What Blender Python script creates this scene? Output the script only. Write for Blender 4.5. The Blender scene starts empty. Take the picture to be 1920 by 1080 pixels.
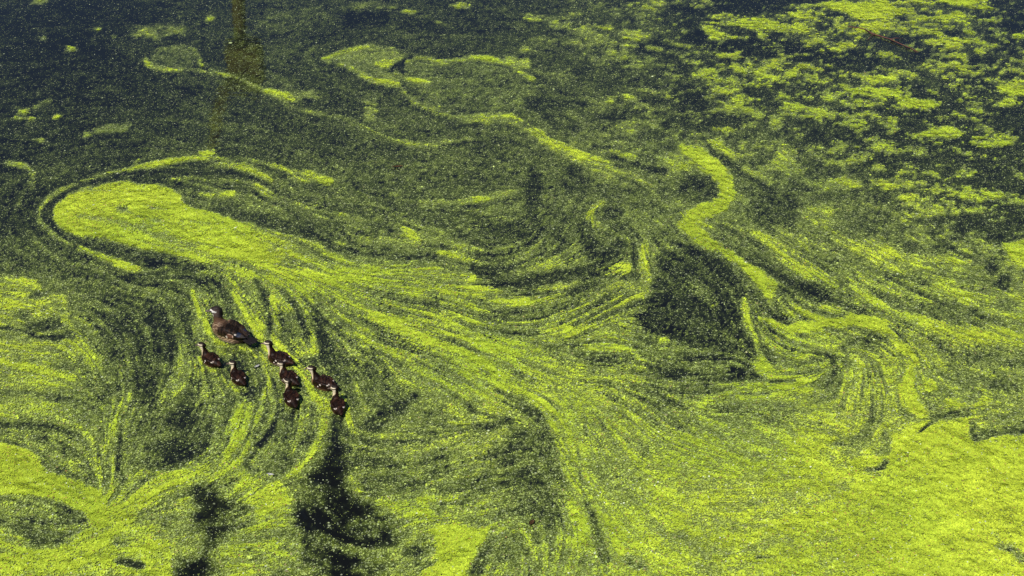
import bpy, bmesh, math, random
import numpy as np
from mathutils import Vector, Matrix

# ------------------------------------------------------------------ camera, sky, sun, exposure
scene = bpy.context.scene
COL = scene.collection
cam_data = bpy.data.cameras.new('camera')
cam = bpy.data.objects.new('camera', cam_data); COL.objects.link(cam)
cam.location = (0, 0, 6.2)
cam.rotation_euler = (math.radians(90 - 32.0), 0, 0)
cam_data.sensor_width = 36.0
cam_data.lens = 36.0 * 2778.0 / 1920.0
cam_data.clip_end = 3000
scene.camera = cam

SUN_EL, SUN_ROT = math.radians(57), math.atan2(-0.62, -0.78)      # behind the camera, to its left
world = bpy.data.worlds.new('World'); scene.world = world; world.use_nodes = True
wn = world.node_tree.nodes; wl = world.node_tree.links
sky = wn.new('ShaderNodeTexSky'); sky.sky_type = 'NISHITA'; sky.sun_disc = False
sky.sun_elevation = SUN_EL; sky.sun_rotation = SUN_ROT; sky.air_density = 1.0; sky.dust_density = 0.0; sky.ozone_density = 4.0
wl.new(sky.outputs[0], wn['Background'].inputs['Color']); wn['Background'].inputs['Strength'].default_value = 0.05
sd = bpy.data.lights.new('sun', 'SUN'); sd.energy = 4.6; sd.angle = math.radians(0.5); sd.color = (1.0, 0.95, 0.86)
sun = bpy.data.objects.new('sun', sd); COL.objects.link(sun)
sv = Vector((math.sin(SUN_ROT) * math.cos(SUN_EL), math.cos(SUN_ROT) * math.cos(SUN_EL), math.sin(SUN_EL)))
sun.rotation_euler = sv.to_track_quat('Z', 'Y').to_euler(); sun.location = sv * 30
scene.view_settings.view_transform = 'Standard'; scene.view_settings.look = 'None'
scene.view_settings.exposure = 0.36; scene.view_settings.gamma = 1.0; scene.view_settings.use_curve_mapping = False
scene.render.engine = 'CYCLES'; scene.cycles.use_denoising = False
scene.cycles.max_bounces = 6; scene.cycles.transparent_max_bounces = 4

# ------------------------------------------------------------------ helpers
def tag(o, label=None, cat=None, group=None, kind=None):
    for k, v in (('label', label), ('category', cat), ('group', group), ('kind', kind)):
        if v: o[k] = v
    return o

def link(name, me, mat=None, parent=None):
    o = bpy.data.objects.new(name, me); COL.objects.link(o)
    if mat: me.materials.clear(); me.materials.append(mat)
    if parent: o.parent = parent
    return o

def empty(name, loc, rz=0.0):
    o = bpy.data.objects.new(name, None); COL.objects.link(o); o.location = loc; o.rotation_euler = (0, 0, rz); return o

def material(name, col=(.5, .5, .5), rough=.6, spec=.5):
    m = bpy.data.materials.new(name); m.use_nodes = True
    b = m.node_tree.nodes['Principled BSDF']
    b.inputs['Base Color'].default_value = (*col, 1); b.inputs['Roughness'].default_value = rough
    b.inputs['Specular IOR Level'].default_value = spec
    return m, m.node_tree.nodes, m.node_tree.links, b

def quads_mesh(name, verts, nq):
    """verts: (nq*4, 3) array -> mesh of separate quads"""
    me = bpy.data.meshes.new(name)
    me.vertices.add(nq * 4); me.vertices.foreach_set('co', np.ascontiguousarray(verts, np.float32).ravel())
    me.loops.add(nq * 4); me.loops.foreach_set('vertex_index', np.arange(nq * 4, dtype=np.int32))
    me.polygons.add(nq); me.polygons.foreach_set('loop_start', np.arange(0, nq * 4, 4, dtype=np.int32))
    me.update(calc_edges=True)
    return me

def mesh_from(name, bm, smooth=True):
    me = bpy.data.meshes.new(name); bm.to_mesh(me); bm.free()
    if smooth: me.polygons.foreach_set('use_smooth', [True] * len(me.polygons))
    return me

def noise_colour(nodes, links, bsdf, c1, c2, scale, detail=6, bump=0.0):
    t = nodes.new('ShaderNodeTexCoord'); n = nodes.new('ShaderNodeTexNoise'); r = nodes.new('ShaderNodeValToRGB')
    n.inputs['Scale'].default_value = scale; n.inputs['Detail'].default_value = detail
    r.color_ramp.elements[0].color = (*c1, 1); r.color_ramp.elements[1].color = (*c2, 1)
    r.color_ramp.elements[0].position = .35; r.color_ramp.elements[1].position = .65
    links.new(t.outputs['Object'], n.inputs['Vector']); links.new(n.outputs['Fac'], r.inputs['Fac']); links.new(r.outputs['Color'], bsdf.inputs['Base Color'])
    if bump:
        b = nodes.new('ShaderNodeBump'); b.inputs['Strength'].default_value = bump; b.inputs['Distance'].default_value = .02
        links.new(n.outputs['Fac'], b.inputs['Height']); links.new(b.outputs['Normal'], bsdf.inputs['Normal'])

def tube(bm, pts, radii, n=8, cap=True):
    pts = [Vector(p) for p in pts]; rings = []
    for i, p in enumerate(pts):
        d = (pts[min(i + 1, len(pts) - 1)] - pts[max(i - 1, 0)]).normalized()
        a = d.cross(Vector((0, 0, 1)));  a = a.normalized() if a.length > 1e-3 else Vector((1, 0, 0)); b = d.cross(a)
        rings.append([bm.verts.new(p + (a * math.cos(k * 2 * math.pi / n) + b * math.sin(k * 2 * math.pi / n)) * radii[i]) for k in range(n)])
    for r0, r1 in zip(rings, rings[1:]):
        for k in range(n): bm.faces.new((r0[k], r0[(k + 1) % n], r1[(k + 1) % n], r1[k]))
    if cap: bm.faces.new(rings[0][::-1]); bm.faces.new(rings[-1])

# ------------------------------------------------------------------ duckweed density on the pond surface
# Traced features are kept as (u, v) tracing units and laid onto the water plane z = 0 by ground().
CAM_H, PITCH, FOC = 6.2, math.radians(32.0), 2778.0

def ground(u, v):
    a = (np.asarray(u, float) - 960.0) / FOC
    b = (540.0 - np.asarray(v, float)) / FOC
    cy, sz = math.cos(PITCH), math.sin(PITCH)
    dy = cy + b * sz
    dz = -sz + b * cy
    t = CAM_H / -dz
    return a * t, dy * t

U0, U1, V0, V1, ST = -360, 2280, -150, 1250, 2
GU = np.arange(U0, U1 + 1, ST, dtype=np.float32)
GV = np.arange(V0, V1 + 1, ST, dtype=np.float32)
NU, NV = len(GU), len(GV)
UU, VV = np.meshgrid(GU, GV)
PX, PY = ground(UU, VV)
PX = PX.astype(np.float32); PY = PY.astype(np.float32)
rng = np.random.RandomState(7)
TAB = rng.rand(256, 256).astype(np.float32)

def vnoise(x, y, s, o=0):
    x = x / s + 17.3 * o + 40.0; y = y / s + 9.1 * o + 90.0
    xi = np.floor(x).astype(np.int32); yi = np.floor(y).astype(np.int32)
    fx = x - xi; fy = y - yi
    fx = fx * fx * (3 - 2 * fx); fy = fy * fy * (3 - 2 * fy)
    a = TAB[yi & 255, xi & 255]; b = TAB[yi & 255, (xi + 1) & 255]
    c = TAB[(yi + 1) & 255, xi & 255]; d = TAB[(yi + 1) & 255, (xi + 1) & 255]
    return (a + (b - a) * fx) * (1 - fy) + (c + (d - c) * fx) * fy

def fbm(x, y, s, n=4, o=0, g=0.55):
    t = 0.0; w = 1.0; tot = 0.0
    for k in range(n):
        t = t + w * vnoise(x, y, s / 2.03 ** k, o + k * 3); tot += w; w *= g
    return t / tot

# broad cover in per cent, every 120 units across and 90 down
BASE = np.array([
 [ 6, 6, 6, 8,12,10,12,14,14,16,20,18,14,35,50,45,25],
 [ 6, 6,10,14,14,16,14,14,18,26,28,26,36,40,42,40,30],
 [ 8, 8, 8,12,14,16,18,22,18,22,28,34,34,34,36,30,28],
 [10,10,12,16,18,20,20,22,26,30,36,40,42,34,32,30,30],
 [14,16,22,25,28,24,24,26,28,30,34,40,42,46,38,32,28],
 [16,20,30,35,40,28,28,32,30,34,34,44,46,48,46,42,34],
 [34,26,24,28,36,46,50,46,40,42,30,34,46,50,50,52,52],
 [46,34,26,28,38,46,52,58,60,56,38,24,42,50,48,52,58],
 [52,46,36,30,40,38,48,56,58,58,46,30,50,56,56,46,48],
 [50,46,44,36,40,34,42,48,46,62,62,66,68,66,72,62,55],
 [62,50,50,48,44,30,38,42,36,60,64,70,76,78,86,88,90],
 [50,50,58,60,50,22,46,56,36,60,66,70,76,82,88,90,92],
 [75,80,76,66,48,26,55,66,48,68,68,70,76,86,90,90,90]], np.float32) / 100

def bspline(A, x, y):
    """smooth sampling of a coarse table, clamped at its borders"""
    h, w = A.shape
    out = 0
    xi = np.floor(x).astype(int); yi = np.floor(y).astype(int)
    fx = x - xi; fy = y - yi
    def wt(f): return ((1 - f) ** 3 / 6, (3 * f ** 3 - 6 * f ** 2 + 4) / 6, (-3 * f ** 3 + 3 * f ** 2 + 3 * f + 1) / 6, f ** 3 / 6)
    wx, wy = wt(fx), wt(fy)
    for j in range(4):
        for i in range(4):
            out = out + wx[i] * wy[j] * A[np.clip(yi + j - 1, 0, h - 1), np.clip(xi + i - 1, 0, w - 1)]
    return out

# ribbons: (points u,v,u,v..., half width or list, cover, softness)
L = []
def rib(pts, w, val, soft=3.0, a=1.0): L.append(('r', pts, w, val, soft, a))
def pol(pts, val, soft=6.0, a=1.0): L.append(('p', pts, 0, val, soft, a))
def ell(u, v, ru, rv, val, soft=3.0, a=1.0): L.append(('e', (u, v), (ru, rv), val, soft, a))
def flow(*pts): L.append(('f', pts, 0, 0, 0, 0))
def many(val, w, soft, *lines):
    for p in lines: rib(p, w, val, soft)

# the long pale tongue on the left, its rings and feathered tail
pol((100,410,104,385,125,362,160,348,215,340,290,345,330,360,360,372,400,385,440,405,466,426,515,458,545,486,520,497,480,496,420,492,350,485,280,470,200,455,140,440,112,428), .96, 5)
pol((440,405,520,435,585,455,625,468,660,482,720,496,790,498,860,480,885,500,890,540,960,560,1050,580,1000,640,900,660,800,625,700,590,600,530,520,500), .62, 14)
rib((145,404,200,412,250,425,310,448,360,466), [5,11,13,11], .52, 9)
rib((280,445,340,466,420,490,500,500), [7,12,11], .58, 9)
many(.5, 3, 6, (222,388,240,398,264,408,302,415), (272,388,306,393), (340,416,392,420), (270,420,310,440,350,457,400,462,437,487))
ell(228,391,10,6,.4,6); ell(292,414,16,5,.45,6); rib((150,425,200,436,260,452,330,470), 3, .62, 5); rib((380,400,430,425,480,455), 3, .62, 5)
rib((265,325,200,338,140,352,106,372,91,395,96,420,115,438,170,460,220,472,280,486,330,498,385,506), [5,6,6,7,6,5], .10, 5)
rib((235,480,300,498), 8, .14, 6)
rib((250,314,200,326,150,341,100,363,76,385,72,405,85,426,120,452,170,476,220,495,250,506,275,509,312,502), [3,4.5,6,6.5,5.5,5,6,4], .80, 3)
rib((85,426,140,462,200,483,262,506), [2,3,4], .7, 3)
rib((248,313,300,306,360,299,420,297,480,303,540,318,590,333,616,339), [4,5,5,5,6,10,9], .82, 4)
rib((240,320,258,302,267,288), [4,2,1], .6, 3)
rib((300,332,340,325,385,322,430,322,465,331,490,346), 4, .10, 4)
rib((388,312,440,309,475,320,505,338), [6,10,9,5], .78, 5)
rib((320,336,360,333,400,340,445,339), 4, .62, 4); rib((335,360,400,366,437,362), 5, .62, 5)
rib((480,350,500,365,530,378,558,386,590,402,622,410,680,412), [9,7,5,4,3], .62, 6)
rib((540,332,575,338,616,340), [5,9,7], .78, 4)
rib((350,379,440,401,520,422,600,446,640,470,700,489,760,486), [5,10,10,9,7], .14, 6)
rib((345,364,400,380,455,384), 6, .2, 6)
# specks and scraps in the open water, upper left
for e in ((300,57,40,12,.20),(282,62,14,6,.45),(328,61,18,4,.5),(322,33,10,3,.5),(325,108,48,24,.27),(45,215,14,9,.7),(78,265,10,4,.9),(160,250,9,4,.9),(200,243,30,8,.34),(131,92,7,3,.85),
          (391,288,10,4,.95),(78,6,14,3,.6),(80,70,5,3,.7),(394,35,5,3,.8),(184,58,4,3,.8),(213,66,4,3,.8),(110,220,5,3,.8),(33,310,8,4,.6)): ell(*e, 4)
rib((300,92,350,88,372,105,378,122), 5, .66, 4); rib((273,108,280,124,300,131,350,130,400,137,430,141), [4,5,4,3], .72, 4)
rib((65,200,92,190), 4, .5, 4); rib((15,305,42,310,60,325,60,345,44,362,36,384), [3,4,4,5,3], .5, 4)
rib((426,138,480,163,520,182,560,205,620,216,680,236,722,258,760,268,812,271,862,263,882,260), [2,3,4,3,3,4,5,5,4,2], .55, 5)
rib((500,170,540,180), 5, .75, 4); ell(542,182,9,7,.95,3); ell(575,178,30,8,.36,5); ell(695,210,10,16,.55,6)
ell(350,172,28,10,.05,6); ell(172,164,9,4,0,3); ell(680,35,50,14,.03,8); ell(560,35,70,24,.2,12)
rib((590,85,575,105,590,118), 5, .26, 4)
# twin lenses and the long diagonal streamer
pol((603,112,640,95,690,85,735,88,760,104,742,130,748,156,715,158,690,148,650,128), .40, 5)
rib((603,112,650,125,695,149,722,155,748,160), [2,6,7,8,5], .88, 4); rib((603,112,650,95,690,88), [2,4,3], .7, 4); ell(725,122,12,5,.92,3)
rib((733,131,752,119,772,107), 5, .04, 3)
pol((765,116,840,118,920,112,985,140,1015,165,1000,187,960,205,880,197,800,180,762,150), .30, 8)
rib((762,116,790,108,835,118,870,110,920,112,965,128,1002,150), [3,5,6,5,5,5,3], .84, 4)
rib((742,140,780,150,806,156), [3,6,4], .8, 4); ell(960,120,20,8,.6,5)
rib((748,160,770,185,800,200,850,218,900,223,950,226,990,245,1030,268,1080,290,1130,310,1180,326,1210,346,1235,372,1258,391,1287,412), [3,6,8,11,12,13,13,12,11,10,10,8,5,4,4], .80, 5)
rib((1060,290,1102,312,1150,330), [4,7,5], .6, 6); rib((1146,283,1187,296), 6, .85, 4); rib((1150,293,1210,315,1246,322), [3,5,6], .08, 4)
ell(1000,195,14,14,.1,8); flow(760,60,900,70,1000,80); rib((1010,182,1005,200,1040,230), 6, .12, 6)
# upper middle and upper right: drifting patches
rib((818,40,850,52), 2.5, .8, 3); ell(768,22,10,3,.85,3); ell(862,12,14,7,.7,4); ell(690,8,40,8,.45,8)
for e in ((1006,30,13,7,.62),(1065,28,14,6,.6),(1055,50,16,8,.6),(1080,60,22,8,.66),(1130,50,24,6,.82),(1135,72,22,11,.82),(1170,60,34,6,.7),(1165,80,30,10,.6),(1190,70,20,8,.6),(1100,72,50,16,.5),
          (1030,74,20,4,.6),(1168,106,16,3.5,.88),(984,91,8,3,.8),(1210,8,50,10,.62),(1210,15,24,4,.8),(1261,48,11,5,.92),(1150,100,20,6,.5),(1345,30,35,5,.6),(1390,42,50,12,.62),(1425,44,28,8,.85),
          (1340,60,26,6,.7),(1330,70,12,5,.9),(1365,70,40,7,.8),(1420,62,34,7,.72),(1480,30,40,12,.55),(1285,95,14,4,.7),(1480,50,36,6,.6)): ell(*e, 5)
ell(1305,72,22,16,.04,8); rib((1340,86,1450,92,1560,104,1640,106), [10,18,17,10], .10, 8); ell(1360,12,60,10,.1,8); ell(1450,8,40,12,.08,8); ell(1300,20,60,10,.1,8)
rib((1214,92,1280,101,1330,99,1374,108), [6,5,4,2], .72, 4); rib((1345,107,1375,103,1398,93), [4,3,2], .6, 3); rib((1230,84,1290,92), 4, .1, 4)
pol((1545,4,1600,10,1662,4,1690,18,1650,34,1608,36,1588,26), .93, 7); pol((1770,-30,1840,-30,1866,16,1848,22,1800,14,1760,6), .93, 6)
for e in ((1700,24,34,8,.75),(1770,30,50,12,.66),(1792,65,40,20,.66),(1785,100,26,18,.6),(1640,47,26,8,.82),(1565,60,40,8,.6),(1560,85,40,6,.6),(1905,72,20,7,.9),(1900,165,28,8,.9),(1660,172,40,7,.85),
          (1720,193,44,9,.9),(1820,208,24,6,.92),(1810,215,20,4,.9),(1600,232,28,8,.72),(1860,265,36,9,.9),(1765,252,40,10,.72),(1880,190,30,8,.66),(1580,135,16,3,.7),(1655,150,16,5,.7),(1510,180,20,5,.8),
          (1680,227,12,4,.92),(1470,155,40,6,.6),(1450,170,30,4,.8),(1340,278,16,10,.85),(1365,286,9,7,.85),(1890,320,16,9,.75),(1460,298,12,6,.9),(1830,368,26,5,.8),(1780,355,30,5,.7),(1665,349,16,4,.85),
          (1700,372,20,5,.8),(1690,412,14,5,.8),(1668,478,12,5,.9),(1788,488,14,5,.92),(1718,568,22,4,.9),(1570,345,30,10,.66)): ell(*e, 6)
for e in ((1890,30,36,7,.04),(1870,3,26,8,.1),(1905,45,30,8,.04),(1694,37,14,4,.03),(1545,55,16,6,.04),(1800,62,16,5,.06),(1850,125,40,14,.1),(1905,210,40,8,.05),(1700,210,26,5,.05),(1700,238,24,9,.05),
          (1680,258,30,10,.05),(1905,285,30,10,.02),(1870,335,40,22,.09),(1890,345,34,12,.05),(1880,430,26,10,.10),(1882,530,14,12,.12),(1860,500,14,14,.12),(1620,250,26,8,.08),(1540,250,36,8,.12),
          (1640,320,40,20,.22),(1900,240,40,8,.06),(1560,30,14,6,.2),(1720,100,34,24,.22),(1690,80,40,20,.24),(1895,565,18,10,.3)): ell(*e, 7)
pol((1880,458,1930,450,1980,480,1960,520,1925,506,1895,490), .95, 6); rib((1830,545,1880,555,1940,570), [5,9,12], .72, 8)
rib((1300,135,1345,160,1380,190,1420,200), [16,20,18,12], .55, 16); rib((1330,135,1360,122,1395,135), 6, .68, 6); ell(1360,195,14,5,.85,4); ell(1390,186,16,5,.8,4); ell(1313,205,14,3,.6,4)
ell(1180,235,26,18,.66,10); ell(1170,185,22,6,.55,6); ell(1250,175,8,8,.6,4); rib((1200,130,1235,150,1250,172,1230,186,1200,188), 4, .48, 5); rib((1090,95,1130,118,1140,122), 4, .6, 4)
ell(1215,190,30,5,.06,5); ell(1300,190,40,30,.16,14); ell(1310,225,60,20,.2,12); ell(1350,243,12,4,.85,4)
rib((1318,272,1360,300,1400,328,1442,356), 7, .12, 5); rib((1395,318,1440,346,1500,392,1560,420), [5,8,10,8], .58, 8); ell(1478,398,26,26,.18,14); ell(1440,395,36,30,.24,16)
flow(1560,200,1680,225,1800,240); flow(1560,330,1700,350,1850,370); flow(1600,60,1750,70,1900,80)
# S-shaped bright streamer and the tadpole
pol((1248,300,1290,280,1330,300,1345,325,1300,318,1262,318), .68, 8); ell(1310,355,42,26,.2,12)
rib((1278,282,1318,298,1350,328,1366,358,1352,384,1312,401,1286,420), [9,15,15,13,15,15,19], .95, 5)
rib((1286,420,1310,446,1350,466,1386,488,1420,514,1444,538,1442,552), [18,19,12,11,18,16,9], .98, 4); ell(1337,420,10,5,.6,5)
rib((1262,408,1280,440,1320,472,1352,500,1372,530), [4,6,5,4,3], .55, 6); rib((1250,450,1300,470,1350,492,1386,530,1396,556), [2,4,5,5,3], .10, 5)
rib((1310,412,1360,420,1410,438,1450,466,1500,505,1560,534,1620,560,1690,592,1760,612,1830,626,1960,640), [12,12,14,10,9,9,12,14,18,22], .74, 9)
rib((1380,476,1420,496,1470,522,1530,552,1585,566,1640,600), [4,6,12,17,10,8], .20, 8); ell(1500,545,40,12,.14,9); ell(1385,445,24,5,.5,6)
rib((1600,468,1660,490,1730,520,1800,548,1860,565), [4,7,8,9,8], .72, 8); rib((1660,520,1720,545,1800,590,1870,600), [12,18,20,14], .40, 16)
ell(1450,598,40,7,.25,6); ell(1500,590,30,4,.7,4); ell(1490,608,30,6,.3,6)
rib((1428,598,1460,609,1492,618,1530,610,1572,603,1630,605,1660,619,1682,645,1708,665,1718,685,1706,710,1702,740,1732,778,1738,795,1720,815,1690,842,1668,856), [4,7,9,10,12,13,13,12,11,9,10,16,15,12,16,16,12], .98, 4)
rib((1565,588,1590,602), [1,4], .85, 3)
rib((1396,558,1402,600,1420,640,1432,680,1424,692,1452,706,1500,712), [4,9,10,12,12,10,6], .88, 5)
rib((1405,585,1420,625,1440,660,1455,690), [2,3,5,3], .2, 4)
rib((1440,618,1480,640,1520,655,1556,668,1562,695,1550,725), [5,6,4,4,6,5], .28, 5); rib((1560,645,1585,658,1592,685), [4,5,4], .32, 5); rib((1430,650,1450,680), 8, .3, 6); ell(1517,678,12,4,.3,5); ell(1640,636,40,12,.34,10)
rib((1600,640,1560,650,1500,640,1460,625), 4, .6, 6); rib((1600,700,1590,740), 5, .45, 6); rib((1500,740,1540,700,1560,690), 8, .6, 8)
rib((1650,560,1730,640,1800,700,1900,740), [8,16,22,26], .42, 20); rib((1720,690,1750,740,1765,790), [8,26,20], .44, 10)
ell(1745,722,18,10,.8,6); ell(1790,755,16,14,.86,6); rib((1770,770,1820,772,1850,745,1840,720), [6,9,10,6], .78, 8)
pol((1690,850,1740,806,1762,796,1814,786,1832,820,1920,814,2300,800,2300,1260,1760,1260,1740,1080,1760,960,1720,900), .94, 8)
rib((1822,794,1830,818,1870,812,1960,806), [5,9,8,6], .30, 5); rib((1700,790,1745,785,1790,778,1812,776), [3,5,8,7], .38, 6)
rib((1716,816,1730,806,1746,793), [1,2.5,3], .12, 2.5)
ell(1490,770,16,6,.4,6); rib((1440,790,1475,800,1492,822), [8,5,4], .42, 5); rib((1640,745,1638,790,1610,830,1590,850), [14,16,20,8], .50, 10); ell(1660,820,8,14,.42,6)
rib((1440,770,1500,790,1560,815,1600,850), [4,5,8,12], .58, 10); rib((1560,860,1600,890,1560,930,1450,960), [16,14,14,12], .60, 14); ell(1573,833,8,4,.25,4); ell(1650,845,14,8,.45,5)
rib((1624,882,1650,878,1662,868), [6,6,4], .30, 6); ell(1642,879,14,3,.06,3); ell(1663,869,6,2.5,.1,3); rib((1612,884,1630,893,1660,884,1685,865), 4, .68, 4, .8)
rib((1865,1000,1880,1030,1895,1035), 7, .6, 6); rib((1868,1026,1895,1030,1910,1045,1935,1055), [8,9,10,9], .42, 8); ell(1890,1032,9,3,.1,3); ell(1908,1043,8,4,.15,4); ell(1918,1054,8,3,.2,4); ell(1720,900,16,6,.74,6); ell(1810,915,26,8,.78,8)
rib((1400,945,1480,930,1500,925), 5, .5, 6); rib((1420,1046,1450,1046), 3, .1, 4); rib((1300,980,1380,990,1440,970,1500,950), [12,14,12,8], .52, 14); rib((1290,1025,1330,1035,1420,1030,1490,1010), [5,8,8,5], .55, 10)
flow(1150,760,1250,780,1400,830,1500,860); flow(1250,900,1400,900,1550,870); flow(1600,1000,1750,960,1900,900); flow(1200,1060,1400,1060,1600,1040)
# the bowl of arcs in the middle
rib((790,380,850,378,905,372,965,358), [2,3,6,3], .5, 5); ell(740,365,8,3,.9,3); ell(727,378,14,4,0,4); ell(900,378,12,5,.75,4)
rib((732,410,760,432,792,462), [5,10,5], .66, 7); rib((720,412,680,412,640,404), 4, .5, 5)
rib((790,486,836,474,868,486,884,512,880,545), [4,7,8,8,6], .82, 5); ell(814,481,8,7,.06,4); ell(838,484,12,2.5,.9,3); ell(700,495,90,10,.45,10,.5)
rib((700,470,760,480,800,478), 10, .22, 8)
rib((850,470,900,500,960,490,1030,462,1062,430), [3,5,6,5,3], .46, 6); rib((900,515,980,504,1040,480,1086,446,1090,400), [3,5,6,6,3], .44, 6); rib((930,468,1000,462,1036,432,1034,415), [3,4,4,3], .52, 5)
rib((885,505,940,526,1010,524,1080,512,1136,498,1160,460), [5,10,12,12,12,10], .12, 8); rib((1095,430,1110,470,1150,480), 14, .16, 10); rib((1085,360,1060,400,1040,440), 5, .36, 6)
ell(1000,350,14,40,.12,10); ell(1080,340,26,30,.2,14); ell(960,430,60,20,.22,14); flow(620,300,750,310,900,320,1000,330)
rib((1135,378,1112,392,1106,405,1120,420,1150,433), [5,8,9,8,4], .88, 5); ell(1146,398,18,13,.06,6); ell(1185,420,34,14,.34,12); rib((1150,435,1180,450,1200,470), 8, .52, 7)
rib((1205,462,1204,495,1212,528,1200,556), [8,15,16,13], .86, 6); rib((1187,462,1184,500,1170,525,1146,530), 3, .12, 4); ell(1160,508,22,8,.62,6)
rib((880,545,950,562,1030,566,1100,552,1160,536,1215,545), [10,14,14,14,16,12], .76, 9)
many(.36, 3, 4, (880,555,940,575,1000,580,1040,575), (980,553,1050,548,1100,534), (1048,612,1100,582,1112,568), (900,590,980,600,1060,588), (1000,620,1080,650,1150,660), (860,560,900,570,960,572))
rib((700,505,760,515,830,520,880,535), [4,6,6,4], .8, 8); rib((640,520,700,540,760,575,820,600,900,610,1000,625,1060,640), [5,7,7,7,9,6], .62, 9)
rib((720,500,790,530,830,560,870,575), [5,8,9,6], .46, 9); ell(812,565,24,12,.3,9)
ell(1068,620,12,9,.96,4); rib((1068,628,1110,604,1150,582,1168,572), [7,7,5,3], .76, 5); ell(1170,560,24,6,.86,6); ell(1020,585,30,10,.42,8)
rib((620,550,680,590,740,640,800,680,860,720,900,760), [7,9,8,8,8], .44, 12); rib((640,620,700,690,740,760), 16, .36, 16)
rib((480,500,540,511,590,530,667,573,730,606,792,631,855,653,905,678,932,706), [7,9,8,9,10,10,9,9,8], .88, 6)
rib((600,520,690,560,760,600,840,632,920,650,1000,670,1080,700), [3,4,5,5,5,4], .70, 7)
rib((800,600,880,625,960,650,1040,690,1100,715,1200,720), [3,5,5,6,4], .48, 7)
rib((932,706,960,735,1010,756,1048,790,1068,830,1078,870,1086,900,1110,932,1142,986,1162,1032,1210,1048), [8,12,10,9,7,6,5,6,7,8,8], .92, 5)
rib((1005,752,1045,810,1060,870,1070,930,1076,990,1060,1070), [10,18,20,22,26,34], .76, 12); rib((1085,860,1094,925,1108,960,1120,1000,1134,1046), [2,2,5,10,11], .40, 5); ell(1190,1052,26,14,.38,8)
rib((1080,760,1110,820,1130,885,1180,945,1240,1000,1310,1022), [4,9,13,15,13,9], .46, 12)
rib((1120,740,1200,760,1260,790,1330,790), [3,5,7,5], .5, 9); rib((1180,755,1230,790,1280,795), 6, .42, 8); rib((960,690,1010,720,1060,740,1100,780), [4,7,5,3], .5, 9)
pol((1236,468,1290,468,1342,482,1378,508,1388,545,1384,590,1390,620,1410,640,1416,668,1402,690,1440,712,1400,716,1270,712,1192,700,1200,670,1240,640,1200,610,1190,596,1215,570,1230,520), .18, 10)
pol((1205,660,1250,630,1320,615,1385,610,1408,645,1400,690,1300,700,1210,698), .25, 14); rib((1170,622,1220,632,1245,640), 5, .5, 6); ell(1243,642,9,6,.96,3); ell(1280,655,50,14,.38,12); ell(1340,572,8,3,.7,3); ell(1290,545,30,14,.22,10)
rib((1190,706,1260,718,1340,722,1445,724,1520,735), [4,6,5,4,6], .84, 6); ell(1130,682,28,16,.32,9); rib((1195,700,1205,680,1180,660,1150,655), 6, .66, 6); rib((1445,716,1490,714), 3, .1, 4)
flow(1260,480,1330,520,1370,600); flow(1230,620,1300,640,1380,650)
# left margin mats
pol((0,532,40,522,62,526,92,552,124,556,132,585,100,600,140,615,160,640,190,670,210,690,150,700,110,735,-360,740,-360,560), .72, 10)
for e in ((70,551,16,7,.22),(45,595,20,6,.28),(80,612,36,14,.22),(122,690,18,6,.06),(30,672,14,8,.45),(20,735,40,10,.3),(120,745,50,12,.3),(110,580,20,8,.35)): ell(*e, 7)
rib((-30,614,30,617,60,628,100,634,138,626,141,612), [2,4,6,7,5], .10, 5); rib((70,626,110,622,130,616), 3, .7, 4)
rib((122,600,150,630,172,662,195,678), [4,9,9,6], .86, 6); rib((105,560,140,590,180,620,220,660,236,700), [5,6,8,8,5], .55, 9); rib((150,680,170,710,190,740), 10, .3, 9)
rib((236,640,242,700,240,745,216,790,211,840,208,900,206,945), [5,8,8,7,7,6,6], .74, 7); rib((190,640,205,700,215,730), 10, .28, 9); ell(262,720,26,20,.16,12); ell(130,640,8,26,.5,8)
rib((255,760,235,800,240,850,235,890), [6,8,8,5], .66, 8); rib((226,810,222,860,220,900), 5, .26, 6); ell(250,640,60,60,.22,30,.5)
rib((290,590,300,640,290,700,270,760), [20,24,20,10], .2, 20); rib((300,680,340,700,350,740,330,790), 16, .3, 16); rib((320,660,300,720,310,760), 5, .5, 7)
pol((-360,770,60,786,130,806,190,848,206,880,206,918,180,902,120,896,90,886,70,856,55,841,-360,830), .40, 6)
rib((-40,796,60,797,150,816), 4, .2, 5); rib((80,745,160,752), 6, .24, 6); rib((-20,740,100,765,180,790), 6, .5, 9); rib((40,720,150,745,190,770), 4, .66, 7)
flow(60,810,120,850,190,900); flow(0,960,80,975,160,1000)
pol((-360,840,40,838,62,852,84,884,130,898,178,912,204,945,206,985,170,1000,150,962,110,940,60,928,-360,926), .96, 6)
rib((45,905,100,910,125,930), 2, .62, 4)
pol((-360,928,0,928,60,928,110,940,150,960,182,985,180,1003,130,1020,60,1028,40,1006,0,985,-360,975), .40, 6)
rib((-60,1000,30,1012,48,1042,100,1046,150,1028,190,998,232,962,282,930,332,902,402,886,445,868), [18,16,20,28,26,26,24,21,18,14,8], .92, 12); pol((-360,1040,120,1040,240,1000,330,1010,330,1080,260,1260,-360,1260), .90, 16)
ell(140,1090,120,14,.6,14); rib((215,1040,330,1050,420,1030), [4,7,5], .6, 9); rib((235,930,262,905,290,890), [5,7,6], .34, 8); ell(228,905,10,14,.3,7)
pol((288,836,320,816,380,800,396,788,402,815,386,850,346,876,310,878,300,860), .16, 9); rib((412,806,396,838,352,876), 2, .78, 2.5); ell(290,870,26,12,.22,8)
rib((300,980,360,995,420,1015), [8,12,6], .5, 12); ell(235,1015,22,8,.4,8); rib((222,1052,250,1057,265,1060), 6, .14, 5); ell(300,1010,50,10,.55,10)
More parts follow.
